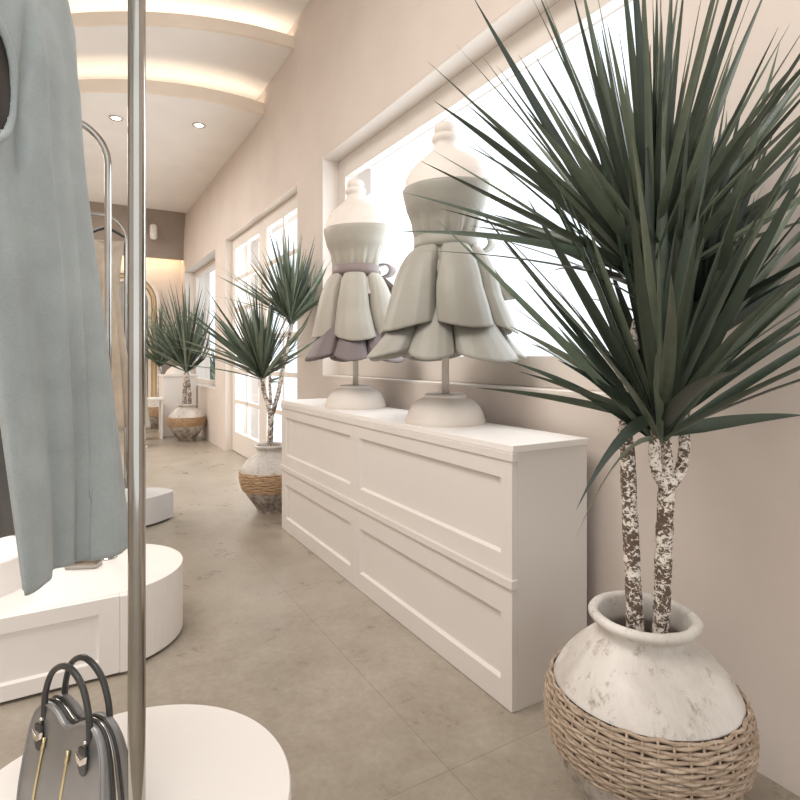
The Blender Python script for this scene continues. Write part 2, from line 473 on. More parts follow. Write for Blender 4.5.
for (a, c, r0, r1) in ((cy0, 2.4275, 1.370, 2.376), (2.4285, cy1, 2.48, 3.435)):
    obj('drawer_front', shaker(nb(), cx0, a, c, .4135, ct-.0505, r0, r1, .482, .722), M['white'], cab)
    obj('drawer_front', shaker(nb(), cx0, a, c, .003, .3845, r0, r1, .083, .296), M['white'], cab)

# ------------------------------------------------------------------ plinths
def stadium(cx, cy, R, xl, n=28):
    pts = [(cx+R*math.sin(a), cy-R*math.cos(a)) for a in [PI*i/n for i in range(n+1)]]
    return pts + [(xl, cy+R), (xl, cy-R)]
pl = thing('display_plinth', 'low white plinth with a rounded end and panelled front, behind the grey-blue dress', 'plinth', (-.5, 2.48, 0))
pcx, pR = .105, .295
poly = [(x+.5, y-2.48) for x, y in stadium(pcx, 2.48, pR, -1.6)]
obj('body', prism(nb(), poly, .012, .277), M['plinth'], pl, bevel=.002)
# panelled front board
b = nb()
fx0, fx1, fy = -1.6+.5, .165+.5, 2.185-2.48-.022
def panel_x(b, x0, x1, y, z0, z1, m, dep=.012, th=.02):
    o = [b.v((x, y, z)) for x, z in ((x0, z0), (x1, z0), (x1, z1), (x0, z1))]
    i = [b.v((x, y, z)) for x, z in ((x0+m, z0+m*.8), (x1-m, z0+m*.8), (x1-m, z1-m*.8), (x0+m, z1-m*.8))]
    r = [b.v((x, y+dep, z)) for x, z in ((x0+m+.006, z0+m*.8+.006), (x1-m-.006, z0+m*.8+.006), (x1-m-.006, z1-m*.8-.006), (x0+m+.006, z1-m*.8-.006))]
    k = [b.v((x, y+th, z)) for x, z in ((x0, z0), (x1, z0), (x1, z1), (x0, z1))]
    for a in range(4):
        c = (a+1) % 4
        b.f([o[a], o[c], i[c], i[a]]); b.f([i[a], i[c], r[c], r[a]]); b.f([o[a], k[a], k[c], o[c]])
    b.f(r); b.f(k[::-1])
panel_x(b, -.42+.5, .145+.5, fy, .012, .276, .062)
obj('panel', b, M['plinth'], pl)
b = nb(); panel_x(b, -1.0+.5, -.422+.5, fy, .012, .276, .062); obj('panel', b, M['plinth'], pl)
obj('post', B1(.146+.5, fy-.006, .012, .172+.5, fy+.024, .2768), M['plinth'], pl, bevel=.002)
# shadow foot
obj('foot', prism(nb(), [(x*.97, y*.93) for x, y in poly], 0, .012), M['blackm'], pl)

dk = nb(); lathe(dk, [(.295, 0), (.295, .012), (.305, .014), (.305, .272), (.302, .277)], 96)
dk = obj('round_plinth', dk, M['plinth'], loc=(.081, 1.146, 0)); 
tag(dk, 'round white plinth in the foreground carrying the handbag and chrome pole', 'plinth')
for p_ in dk.data.polygons: p_.use_smooth = len(p_.vertices) == 4
dk.data.set_sharp_from_angle(angle=.6)

pts = smooth_path([(-1.2, 4.0), (-.4, 3.93), (.1, 3.90), (.30, 3.93), (.42, 3.955), (.50, 4.0), (.605, 4.09)], 30)
poly3 = list(pts) + [(.60, 4.16), (.54, 4.25), (.40, 4.32), (.2, 4.36), (-1.2, 4.36)]
b = nb(); prism(b, [(x+.3, y-4.4) for x, y in poly3], .015, .19)
o = obj('curved_plinth', b, M['gplinth'], loc=(-.3, 4.4, 0), bevel=.002)
tag(o, 'low grey plinth with a wavy front edge standing on the floor behind the white plinth', 'plinth')
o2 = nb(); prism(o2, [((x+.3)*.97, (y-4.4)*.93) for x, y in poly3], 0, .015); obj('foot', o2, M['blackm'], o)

# ------------------------------------------------------------------ mannequins
RW, RD = .185, .140
BODY = [  # z, half width, half depth
    (1.44, .165, .135), (1.50, .140, .118), (1.56, .121, .100), (1.60, .119, .098), (1.66, .138, .110),
    (1.73, .168, .130), (1.80, .184, .142), (1.85, .184, .134), (1.89, .170, .115), (1.915, .145, .096),
    (1.935, .112, .080), (1.952, .080, .066), (1.965, .062, .057)]
def body_r(z):
    if z <= BODY[0][0]: return BODY[0][1], BODY[0][2]
    for a, c in zip(BODY, BODY[1:]):
        if a[0] <= z <= c[0]:
            t = (z-a[0])/(c[0]-a[0]); t = t*t*(3-2*t)*.4+t*.6
            return a[1]+(c[1]-a[1])*t, a[2]+(c[2]-a[2])*t
    return BODY[-1][1], BODY[-1][2]
Z0 = .829
def bpt(th, z, off=0):
    w, d = body_r(z)
    # th measured from front(-y); slight chest fullness in front
    x = math.sin(th); y = -math.cos(th)
    full = 1 + .10*max(0, math.cos(th))*math.exp(-((z-1.76)/.07)**2)
    return ((w+off)*x, (d*full+off)*y, z-Z0)
def mannequin(name, label, x, y, hemr, mats, drop=0, seed=0):
    rn = random.Random(seed)
    t = thing(name, label, 'mannequin', (x, y, Z0), math.radians(-67))
    b = nb(); lathe(b, [(.166, .0), (.168, .006), (.166, .018), (.157, .045), (.143, .072), (.118, .094), (.090, .106), (.088, .108), (.088, .118), (.083, .122), (.02, .123)], 64)
    ob = obj('base', b, M['mann'], t, smooth=True); ob.data.set_sharp_from_angle(angle=.7)
    b = nb(); lathe(b, [(.0155, .1235), (.0155, .615)], 24); obj('pole', b, M['mann'], t, smooth=True)
    b = nb(); n = 64; rings = []
    zs = [1.44+(1.965-1.44)*i/44 for i in range(45)]
    for z in zs: rings.append([b.v(bpt(2*PI*k/n, z)) for k in range(n)])
    neck = [(.052, 1.975), (.047, 1.99), (.050, 2.0), (.056, 2.006), (.057, 2.022), (.053, 2.030), (.043, 2.033), (.042, 2.036), (.046, 2.040), (.047, 2.060), (.043, 2.072), (.030, 2.082), (.012, 2.085)]
    for r, z in neck: rings.append([b.v((r*math.sin(2*PI*k/n), -r*math.cos(2*PI*k/n), z-Z0)) for k in range(n)])
    for a, c in zip(rings, rings[1:]):
        for k in range(n): b.f([a[k], a[(k+1)%n], c[(k+1)%n], c[k]])
    b.f(rings[0][::-1]); b.f(rings[-1])
    obj('torso', b, M['mann'], t, smooth=True)
    # bodice
    b = nb(); n = 144; rings = []
    for i in range(25):
        s = i/24; r = []
        for k in range(n):
            th = 2*PI*k/n
            top = 1.822 - .020*math.cos(th) + .006*math.cos(2*th)
            z = 1.585 + (top-1.585)*s
            fold = 0
            for c in (-1.15, -.62, -.2, .45, .95, 1.6, 2.4, 3.3, 4.2):
                dd = (th-c+PI) % (2*PI)-PI
                fold += math.exp(-(dd/.075)**2)*(.011)*max(0, 1-abs(s-.12)/.42)
                fold -= math.exp(-((dd-.13)/.07)**2)*(.006)*max(0, 1-abs(s-.12)/.4)
            r.append(b.v(bpt(th, z, .0075+fold)))
        rings.append(r)
    # rolled top edge
    r = []
    for k in range(n):
        th = 2*PI*k/n; top = 1.822 - .020*math.cos(th) + .006*math.cos(2*th)
        r.append(b.v(bpt(th, top-.003, .002)))
    rings.append(r)
    for a, c in zip(rings, rings[1:]):
        for k in range(n): b.f([a[k], a[(k+1)%n], c[(k+1)%n], c[k]])
    dress = obj('bodice', b, mats[0], t, smooth=True)
    # belt
    b = nb(); n = 96; rings = []
    for z, off in ((1.552, .012), (1.550, .018), (1.575, .0175), (1.604, .019), (1.606, .015), (1.604, .008)):
        rings.append([b.v(bpt(2*PI*k/n, z, off)) for k in range(n)])
    for a, c in zip(rings, rings[1:]):
        for k in range(n): b.f([a[k], a[(k+1)%n], c[(k+1)%n], c[k]])
    obj('belt', b, mats[1], t, smooth=True)
    # skirt layers with deep rolling folds
    def skirt(nm, mat, z1, R, nf, ph, deep, r0, pw, w0, outz, lean=0):
        b = nb(); n = nf*56; rings = []; NS = 34
        cA = (0, .1, .2, .3, .36, .42, .47, .5); aA = (0, .15, .30, .44, .492, .470, .462, .5)
        rA = (1, .985, .94, .85, 1-.27*deep*2, 1-.40*deep*2, 1-.47*deep*2, 1-.49*deep*2)
        def ip(x, X, Y):
            for q in range(len(X)-1):
                if x <= X[q+1]:
                    f = (x-X[q])/(X[q+1]-X[q]); f = f*f*(3-2*f)*.5+f*.5
                    return Y[q]+(Y[q+1]-Y[q])*f
            return Y[-1]
        offs = [rn.uniform(-.16, .16) for _ in range(nf)]; sz = [rn.uniform(.93, 1.08) for _ in range(nf)]
        wx, wd = body_r(1.556)
        for i in range(NS+1):
            s = i/NS; r = []
            w = min(1, w0+(1-w0)*min(1, s/.55))*min(1, s/.06+.25)
            for k in range(n):
                pp = k/n*nf; li = int(pp) % nf; c = pp-int(pp)-.5
                lo = li+.5+c; sg = 1 if c >= 0 else -1
                a = sg*ip(abs(c), cA, aA); rad = ip(abs(c), cA, rA)
                a = c*(1-w)+a*w; rad = 1*(1-w)+rad*w
                # uneven lobes: shift of the boundaries
                def warp(x):
                    xi = math.floor(x+.5); return 0
                t0 = offs[li % nf]; t1 = offs[(li+1) % nf]
                f = a+.5
                pos = li+.5+a + (t0*(1-f)+t1*f)
                th = 2*PI*pos/nf+ph
                size = 1+(sz[li]-1)*w*(1-(2*abs(c))**3)
                base = r0+(R-r0)*(s**pw)*(1+.05*math.sin(4.2*s+2*li)*s)
                e = max(0, 1-s*1.8)
                rr = base*rad*size
                xx = rr*math.sin(th)*(1+((wx+.011)/r0-1)*e); yy = -rr*math.cos(th)*(1+((wd+.011)/r0-1)*e)
                z = 1.562-(1.562-z1)*s + (outz*(abs(2*c)**1.6)-outz*.4)*w*s + .010*math.sin(2*th+ph*3)*s
                r.append(b.v((xx, yy+lean*s*s, z-Z0)))
            rings.append(r)
        for a, c in zip(rings, rings[1:]):
            for k in range(n): b.f([a[k], a[(k+1)%n], c[(k+1)%n], c[k]])
        return obj(nm, b, mat, t, smooth=True, solid=.003)
    skirt('skirt_layer', mats[0], 1.228+drop, hemr*.95, 6, .20+seed*.4, .56, .115, .66, .35, .055, .035)
    skirt('underskirt', mats[2], 1.112+drop*.6, hemr*1.10, 7, .75+seed, .50, .098, 1.7, .3, .055, .015)
    # bow at the back
    b = nb()
    cx, cyb, cz = .03, RD*.74+.01, 1.58-Z0
    for sgn in (-1, 1):
        L = []
        for i in range(17):
            a = -PI*.94 + 1.88*PI*i/16
            L.append((cx+sgn*(.052+.052*math.cos(a)), cyb+.030+.016*math.cos(a), cz+.012+.036*math.sin(a)))
        va = []
        for q, (x_, y_, z_) in enumerate(L):
            wd = .016+.016*math.sin(PI*q/16)
            va.append((b.v((x_, y_-wd, z_)), b.v((x_, y_, z_+.005)), b.v((x_, y_+wd, z_))))
        for p_, q_ in zip(va, va[1:]):
            for jj in range(2): b.f([p_[jj], q_[jj], q_[jj+1], p_[jj+1]])
    for sgn, ln, out in ((-1, .24, .15), (1, .21, .19), (.15, .27, .21)):
        va = []
        for i in range(16):
            s = i/15; w = .014+.045*s
            x_ = cx+sgn*(.01+.06*s); y_ = cyb+.035+out*s**.85; z_ = cz-.01-ln*s**1.2
            row = []
            for q in range(9):
                u = -1+q/4; row.append(b.v((x_+u*w, y_+.012*math.sin(u*6+sgn*3)*(.3+s), z_+.012*u*u*s)))
            va.append(row)
        for p_, q_ in zip(va, va[1:]):
            for jj in range(8): b.f([p_[jj], q_[jj], q_[jj+1], p_[jj+1]])
    bow = obj('bow', b, mats[3], t, smooth=True, solid=.004)
    b = nb(); lathe(b, [(.008, -.024), (.02, -.018), (.023, 0), (.02, .018), (.008, .024)], 16, cx=0, cy=0)
    kn = obj('knot', b, mats[3], bow, smooth=True, loc=(cx, cyb+.038, cz))
    return t
mannequin('dress_mannequin', 'white torso mannequin in an all pale-grey strapless flared dress, nearer the big plant', 1.355, 1.93, .315, (M['pearl'], M['pearl'], M['pearl'], M['pearl']), 0, 0)
mannequin('dress_mannequin', 'white torso mannequin in a strapless dress with mauve belt and mauve underskirt', 1.355, 2.79, .285, (M['pearl2'], M['belt1'], M['mauve'], M['belt1']), -.01, 2)

# ------------------------------------------------------------------ potted plants
def pot_parts(t, h, R, band, wmat, detail):
    k = h/.50; rr = R/.222
    P = [(.0, .0), (.095, .0), (.100, .006), (.108, .03), (.140, .08), (.178, .135), (.205, .19), (.219, .245), (.222, .285),
         (.214, .325), (.192, .368), (.160, .405), (.128, .432), (.108, .450), (.102, .462), (.104, .472), (.116, .480), (.124, .489), (.123, .498), (.115, .503), (.104, .500), (.099, .490), (.096, .462), (.10, .44), (.13, .40)]
    P = [(r*rr, z*k) for r, z in P]
    if detail:
        SP = smooth_path(P, 110)
    else: SP = smooth_path(P, 60)
    SP = [(max(1e-4, r), z) for r, z in SP]
    b = nb(); n = 96 if detail else 48
    rings = []
    for r, z in SP:
        ring = []
        for i in range(n):
            a = 2*PI*i/n
            d = (mnoise.noise(Vector((math.cos(a)*2.2, math.sin(a)*2.2, z*9)))*.0035 + mnoise.noise(Vector((math.cos(a)*9, math.sin(a)*9, z*40)))*.0012) if r > .06 else 0
            ring.append(b.v(((r+d)*math.cos(a), (r+d)*math.sin(a), z)))
        rings.append(ring)
    for a, c in zip(rings, rings[1:]):
        for i in range(n): b.f([a[i], a[(i+1)%n], c[(i+1)%n], c[i]])
    po = obj('pot', b, M['clay'], t, smooth=True)
    b = nb(); lathe(b, [(.001, h*.80), (.125*rr, h*.80), (.128*rr, h*.79)], 40, cap0=False, cap1=False)
    obj('soil', b, M['soil'], t)
    # outer radius at z
    out = [q for q in SP[:len(SP)*17//25]]
    def rad(z):
        best = None
        for (r0, z0), (r1, z1) in zip(SP, SP[1:]):
            if z0 <= z <= z1 and z1 > z0: return r0+(r1-r0)*(z-z0)/(z1-z0)
        return R
    z0, z1 = band[0]*h, band[1]*h
    b = nb()
    rows = 18 if detail else 11
    ns = 46 if detail else 26
    rs = (z1-z0)/rows/2*1.06
    for j in range(rows):
        z = z0 + (j+.5)*(z1-z0)/rows
        r = rad(z); pts = []
        m = ns*(6 if detail else 4)
        jit = [random.uniform(-.0012, .0012) for _ in range(12)]
        for i in range(m):
            a = 2*PI*i/m
            pts.append(((r+.0045+.0023*math.sin(ns/2*a+PI*j))*math.cos(a), (r+.0045+.0023*math.sin(ns/2*a+PI*j))*math.sin(a), z+.0018*math.sin(a*5+j*2.3)+.001*math.sin(a*17+j*5)))
        tube(b, pts, rs*1.06, 6 if detail else 5, closed=True)
    for i in range(ns):
        a = 2*PI*(i+.5)/ns
        pts = [((rad(z0+(z1-z0)*q/8)+.0055)*math.cos(a), (rad(z0+(z1-z0)*q/8)+.0055)*math.sin(a), z0+(z1-z0)*q/8) for q in range(9)]
        tube(b, pts, rs*.8, 5)
    lathe(b, [(rad(z0+(z1-z0)*q/10)+.0022, z0+(z1-z0)*q/10) for q in range(11)], 64, cap0=False, cap1=False, mi=1)  # dark shell added behind the strands, standing for shade in the gaps
    wb = obj('wicker_band', b, (wmat, M['dark']), t, smooth=True)
    return rad
def crown(name, t, base, n, L, W, mat, el=(5, 88), az=None, up=(0,0,1), seed=1, droop=.12, seg=9, extra=()):
    rn = random.Random(seed); b = nb(); cols = []
    col = b.b.loops.layers.float_color.new('Col')
    up = Vector(up).normalized(); ax = up.orthogonal().normalized(); ay = up.cross(ax)
    specs = []
    for i in range(n):
        f = (i+.5)/n
        e = math.radians(el[0]+(el[1]-el[0])*(f**.72)) + rn.uniform(-.12, .12)
        a = i*2.39996+rn.uniform(-.3, .3)
        specs.append((a, e, rn.uniform(*L)*(1 if f > .12 else .9), droop*rn.uniform(.2, 1.8)))
    for e_ in extra: specs.append(e_)
    for (a, e, ln, dr) in specs:
        if isinstance(a, Vector): d = a.normalized()
        else: d = ((ax*math.cos(a)+ay*math.sin(a))*math.cos(e)+up*math.sin(e)).normalized()
        side = d.cross(Vector((0,0,1)))
        if side.length < .1: side = Vector((math.cos(a), math.sin(a), 0)) if not isinstance(a, Vector) else Vector((1,0,0))
        side.normalize()
        tw = rn.uniform(-1.2, 1.2)
        side = (Matrix.Rotation(tw, 3, d) @ side)
        nrm = side.cross(d)
        st = Vector(base) + (d - up*d.dot(up))*.016 + up*rn.uniform(-.015, .05)*(L[1]/.75)
        w = W*rn.uniform(.75, 1.15); prev = None
        bend = rn.uniform(-.06, .06)
        shade = rn.random()
        hz = math.hypot(d.x, d.y)
        for s_ in range(seg+1):
            s = s_/seg
            p = st + d*ln*s + Vector((0,0,-1))*dr*ln*s*s*(.25+hz) + side*bend*ln*s*s
            lim = WX-.02-t.location.x if t.location.x < WX else 99
            if p.x > lim-.12:          # leaves brush along the wall instead of going through it
                p.x = lim-.12+.12*(1-math.exp(-(p.x-lim+.12)/.12))
            liy = YB-.03-t.location.y if t.location.y < YB else 99
            if p.y > liy-.12: p.y = liy-.12+.12*(1-math.exp(-(p.y-liy+.12)/.12))
            ww = w*(.55+.45*min(1, s/.22))*(1-max(0, (s-.3)/.7)**1.5)*.5 + .0004
            q1 = p-side*ww+nrm*ww*.35; q2 = p+side*ww+nrm*ww*.35
            q1.x = min(q1.x, lim+.01); q2.x = min(q2.x, lim+.01)
            ring = (b.v(q1), b.v(p), b.v(q2))
            if prev:
                for j in range(2):
                    fc = b.f([prev[j], ring[j], ring[j+1], prev[j+1]])
                    if fc:
                        fc.smooth = True
                        for lp in fc.loops: lp[col] = (max(0, min(1, shade*.75+.12*s+(.22 if s < .1 else 0))), 0, 0, 1)
            prev = ring
    return obj(name, b, mat, t)
def trunk(t, pts, r0, r1, n=14, name='trunk'):
    b = nb(); sp = smooth_path(pts, 34)
    rs = [(r0+(r1-r0)*i/34)*(1+.05*math.sin(i*2.1)+.04*math.sin(i*5.3)) for i in range(35)]
    tube(b, sp, rs, n); return obj(name, b, M['bark'], t, smooth=True)

# big plant by the cabinet
PX, PY = 1.146, .834
big = thing('potted_dracaena', 'large spiky dracaena in a whitewashed clay pot with wicker band, in the right foreground', 'potted plant', (PX, PY, 0))
pot_parts(big, .51, .216, (.42, .685), M['wick'], True)
O = Vector((PX, PY, 0))
def bp(px, py, d=1.30): return tuple(seen(px, py, d)-O)
tA = [bp(637, 668, 1.315), bp(634, 600, 1.32), bp(631, 540, 1.33), bp(628, 470, 1.33), bp(625, 410, 1.33), bp(634, 345, 1.34), bp(650, 290, 1.35)]
trunk(big, tA, .0195, .016)
tB = [bp(659, 668, 1.295), bp(662, 600, 1.295), bp(664, 540, 1.29), bp(667, 485, 1.285)]
trunk(big, tB, .0185, .0185)
trunk(big, [bp(667, 489, 1.285), bp(658, 474, 1.28), bp(654, 452, 1.275), bp(656, 425, 1.27)], .0135, .0115, name='branch')
trunk(big, [bp(667, 489, 1.285), bp(667, 460, 1.29), bp(665, 425, 1.285)], .013, .011, name='branch')
trunk(big, [bp(667, 487, 1.285), bp(679, 474, 1.29), bp(684, 450, 1.30), bp(686, 400, 1.32), bp(696, 350, 1.36)], .0135, .011, name='branch')
def dirn(px0, py0, d0, px1, py1, d1):
    a = seen(px0, py0, d0); c = seen(px1, py1, d1); return c-a
ex = []
for (x1, y1, d1, dr) in ((582, 497, 1.22, .10), (560, 362, 1.25, .1), (800, 404, 1.34, .05), (480, 385, 1.35, .06), (520, 372, 1.30, .08)):
    v = dirn(658, 436, 1.275, x1, y1-14*(1 if x1 == 582 else 0), d1); ex.append((v, 0, v.length, dr))
v = dirn(658, 436, 1.275, 600, 440, 1.22); ex[0] = (v, 0, .215, .75); ex.append((v, 0, .212, .73))
crown('leaf_crown', big, bp(660, 436, 1.275), 130, (.46, .80), .0285, M['leaf'], (28, 89), seed=5, droop=.10, up=(.06, .0, 1), extra=ex)
ex = []
for (x1, y1, d1, dr) in ((440, 86, 1.30, .1), (446, 178, 1.45, .1), (430, 225, 1.2, .1), (485, 45, 1.4, .05), (470, 110, 1.3, .08), (545, 5, 1.3, .03), (800, 20, 1.3, .05), (800, 160, 1.25, .08)):
    v = dirn(652, 285, 1.35, x1, y1-10, d1); ex.append((v, 0, v.length, dr))
crown('leaf_crown', big, bp(652, 290, 1.35), 130, (.50, .82), .025, M['leaf'], (18, 89), seed=9, droop=.10, up=(-.02, 0, 1), extra=ex)
crown('leaf_crown', big, bp(697, 345, 1.36), 60, (.40, .64), .025, M['leaf'], (28, 86), seed=12, droop=.10, up=(.08, -.05, 1))

# mid plant at the far end of the cabinet
MXY = (1.245, 3.96)
mid = thing('potted_dracaena', 'two-headed spiky dracaena in a wicker-banded pot at the far end of the cabinet', 'potted plant', (MXY[0], MXY[1], 0))
pot_parts(mid, .475, .214, (.33, .62), M['wick2'], False)
O = Vector((MXY[0], MXY[1], 0)); D = 4.045
trunk(mid, [bp(270, 458, D), bp(270.5, 430, D), bp(271, 415, D)], .021, .02)
trunk(mid, [bp(271, 418, D), bp(268, 404, D), bp(264, 392, D), bp(262, 376, D)], .016, .014, name='branch')
trunk(mid, [bp(271, 418, D), bp(275, 405, D), bp(279, 390, D), bp(283, 368, D), bp(288, 345, D), bp(292, 322, D)], .017, .014, name='branch')
crown('leaf_crown', mid, bp(262, 378, D), 140, (.42, .76), .025, M['leaf2'], (22, 86), seed=21, droop=.1, seg=6, up=(-.08,.04,1))
crown('leaf_crown', mid, bp(291, 323, D), 130, (.40, .72), .025, M['leaf2'], (22, 86), seed=22, droop=.1, seg=6)
trunk(mid, [bp(271, 405, D), bp(270, 390, D), bp(270, 368, D)], .012, .010, name='branch')

# far plants
FXY = (1.325, 7.86)
far = thing('potted_dracaena', 'spiky dracaena in a wicker-banded pot in front of the far white pedestal', 'potted plant', (FXY[0], FXY[1], 0))
pot_parts(far, .49, .235, (.42, .66), M['wick2'], False)
O = Vector((FXY[0], FXY[1], 0)); D = 7.45
trunk(far, [bp(184.5, 412, D), bp(184.5, 395, D), bp(186, 372, D)], .03, .025)
trunk(far, [bp(189, 412, D), bp(189.5, 395, D), bp(187, 372, D)], .028, .022)
crown('leaf_crown', far, bp(186.5, 371, D), 150, (.70, 1.28), .032, M['leaf2'], (28, 88), seed=31, droop=.08, seg=6)
far2 = thing('potted_dracaena', 'spiky dracaena partly hidden behind the tall chrome pole near the arched niche', 'potted plant', (1.17, 9.43, 0))
pot_parts(far2, .49, .235, (.42, .72), M['wick2'], False)
O = Vector((1.17, 9.43, 0)); D = 8.72
trunk(far2, [bp(159, 402, D), bp(160, 385, D), bp(160, 366, D)], .03, .024)
crown('leaf_crown', far2, bp(160, 366, D), 90, (.6, 1.15), .032, M['leaf2'], (28, 88), seed=33, droop=.08, seg=6)

# far pedestals
b = nb(); box(b, -.225, -.22, 0, .225, .22, .835)
ped = thing('white_pedestal', 'tall white pedestal with a domed stand on it, under the far window', 'pedestal', (1.335, 8.66, 0))
obj('body', b, M['plinth'], ped, bevel=.004)
obj('top_board', B1(-.235, -.23, .835, .235, .23, .86), M['plinth'], ped, bevel=.003)
b = nb(); lathe(b, [(.17, 0), (.172, .006), (.165, .03), (.14, .07), (.10, .10), (.085, .112), (.08, .118), (.01, .12)], 40)
o = obj('mannequin_base', b, M['mann'], smooth=True, loc=(1.34, 8.66, .86)); tag(o, 'white domed stand base resting on the far pedestal', 'stand base')
b = nb(); box(b, -.16, -.12, .0, .16, .12, .03); 
st = thing('low_table', 'small white table with a slanted top beside the far pedestal', 'table', (.95, 8.25, 0))
obj('table_top', B1(-.13, -.12, .53, .13, .12, .56), M['plinth'], st, bevel=.004)
for sx in (-.11, .11): obj('leg', B1(sx-.01, -.10, 0, sx+.01, .10, .53), M['plinth'], st, bevel=.002)

# arched niche at back wall
ax = .74
t = thing('arched_frame', 'nested gold and cream arch standing against the far wall', 'arch', (ax, 9.885, 0))
def arch(R, w, z, y0, y1, mat, nm):
    b = nb(); pts = [(R, 0)]+[(R*math.cos(a), z+R*math.sin(a)) for a in [PI*i/24 for i in range(25)]]+[(-R, 0)]
    S = []
    for i, (x, zz) in enumerate(pts):
        nx, nz = (1, 0) if i == 0 else ((-1, 0) if i == len(pts)-1 else (math.cos(PI*(i-1)/24), math.sin(PI*(i-1)/24)))
        S.append([b.v((x-nx*w, y0, max(0, zz-nz*w))), b.v((x, y0, zz)), b.v((x, y1, zz)), b.v((x-nx*w, y1, max(0, zz-nz*w)))])
    for a, c in zip(S, S[1:]):
        for k in range(4): b.f([a[k], a[(k+1)%4], c[(k+1)%4], c[k]])
    return obj(nm, b, mat, t)
arch(.50, .05, 1.98, -.16, .0, M['fascia'], 'arch_band')
arch(.44, .05, 1.98, -.10, .0, M['goldc'], 'arch_band')
arch(.38, .05, 1.98, -.06, .0, M['fascia'], 'arch_band')
b = nb(); va = []
for i in range(81):
    x = -.32+.64*i/80; va.append((b.v((x, -.03+.012*math.sin(i*1.3), 0.02)), b.v((x, -.03+.012*math.sin(i*1.3), 1.99+math.sqrt(max(0, .33**2-x*x))*.98))))
for a, c in zip(va, va[1:]): b.f([a[0], c[0], c[1], a[1]])
obj('curtain', b, M['lgrey'], t, smooth=True)

# ------------------------------------------------------------------ racks
def rack(name, label, P, Q, zt, rc, r, z0, z1=None, n=16):
    """inverted-U tube rack: foot P (x,y), foot Q (x,y)"""
    t = thing(name, label, 'clothes rack', (P[0], P[1], z0))
    o = Vector((P[0], P[1], z0)); P3 = Vector((P[0], P[1], 0)); Q3 = Vector((Q[0], Q[1], 0)); d = (Q3-P3); Ln = d.length; d.normalize()
    if z1 is None: z1 = z0
    def pt(s, z): return (P3+d*s+Vector((0,0,z)))-o
    arc = []
    for i in range(13):
        a = PI/2*i/12; arc.append(pt(rc-rc*math.cos(a), zt-rc+rc*math.sin(a)))
    for i in range(13):
        a = PI/2*i/12; arc.append(pt(Ln-rc+rc*math.sin(a), zt-rc+rc*math.cos(a)))
    obj('pole', tube(nb(), [pt(0, z0+.008), pt(0, zt-rc)], r, n+8), M['chrome'], t, smooth=True, autos=.8)
    obj('pole', tube(nb(), [pt(Ln, z1+.008), pt(Ln, zt-rc)], r, n+8), M['chrome'], t, smooth=True, autos=.8)
    obj('top_rail', tube(nb(), arc, r, n+8), M['chrome'], t, smooth=True, autos=.8)
    for s, zz in ((0, z0), (Ln, z1)):
        b = nb(); lathe(b, [(r*2.6, 0), (r*2.6, .004), (r*2.3, .008), (r*1.05, .009)], 32); o_ = obj('base_plate', b, M['chrome'], t, smooth=True, autos=.5, loc=pt(s, zz))
    return t
p0 = cw(-.423, .90); dd = Vector((-.89, .45)).normalized(); q0 = cw(-.423+dd.x*1.05, .90+dd.y*1.05)
rack('clothes_rack', 'thick polished chrome rack pole in the foreground, rising from the round plinth', (p0.x, p0.y), (q0.x, q0.y), 2.02, .10, .0133, .277, 0)
rack('clothes_rack', 'arched chrome clothes rack standing on the white panelled plinth', (.1316, 2.60), (-1.05, 2.60), 2.06, .16, .0137, .277)
rack('clothes_rack', 'distant chrome rack with a black hanger and beige dress, behind the grey plinth', (.345, 4.52), (-.95, 4.52), 2.12, .16, .0145, 0)

def loft(B, secs, n, mi=0, close=False, skip=None):
    rings = [[B.v(p) for p in s] for s in secs]
    for i, (a, c) in enumerate(zip(rings, rings[1:])):
        for k in range(n):
            if skip and skip(i, k): continue
            B.f([a[k], a[(k+1)%n], c[(k+1)%n], c[k]], mi)
    return rings

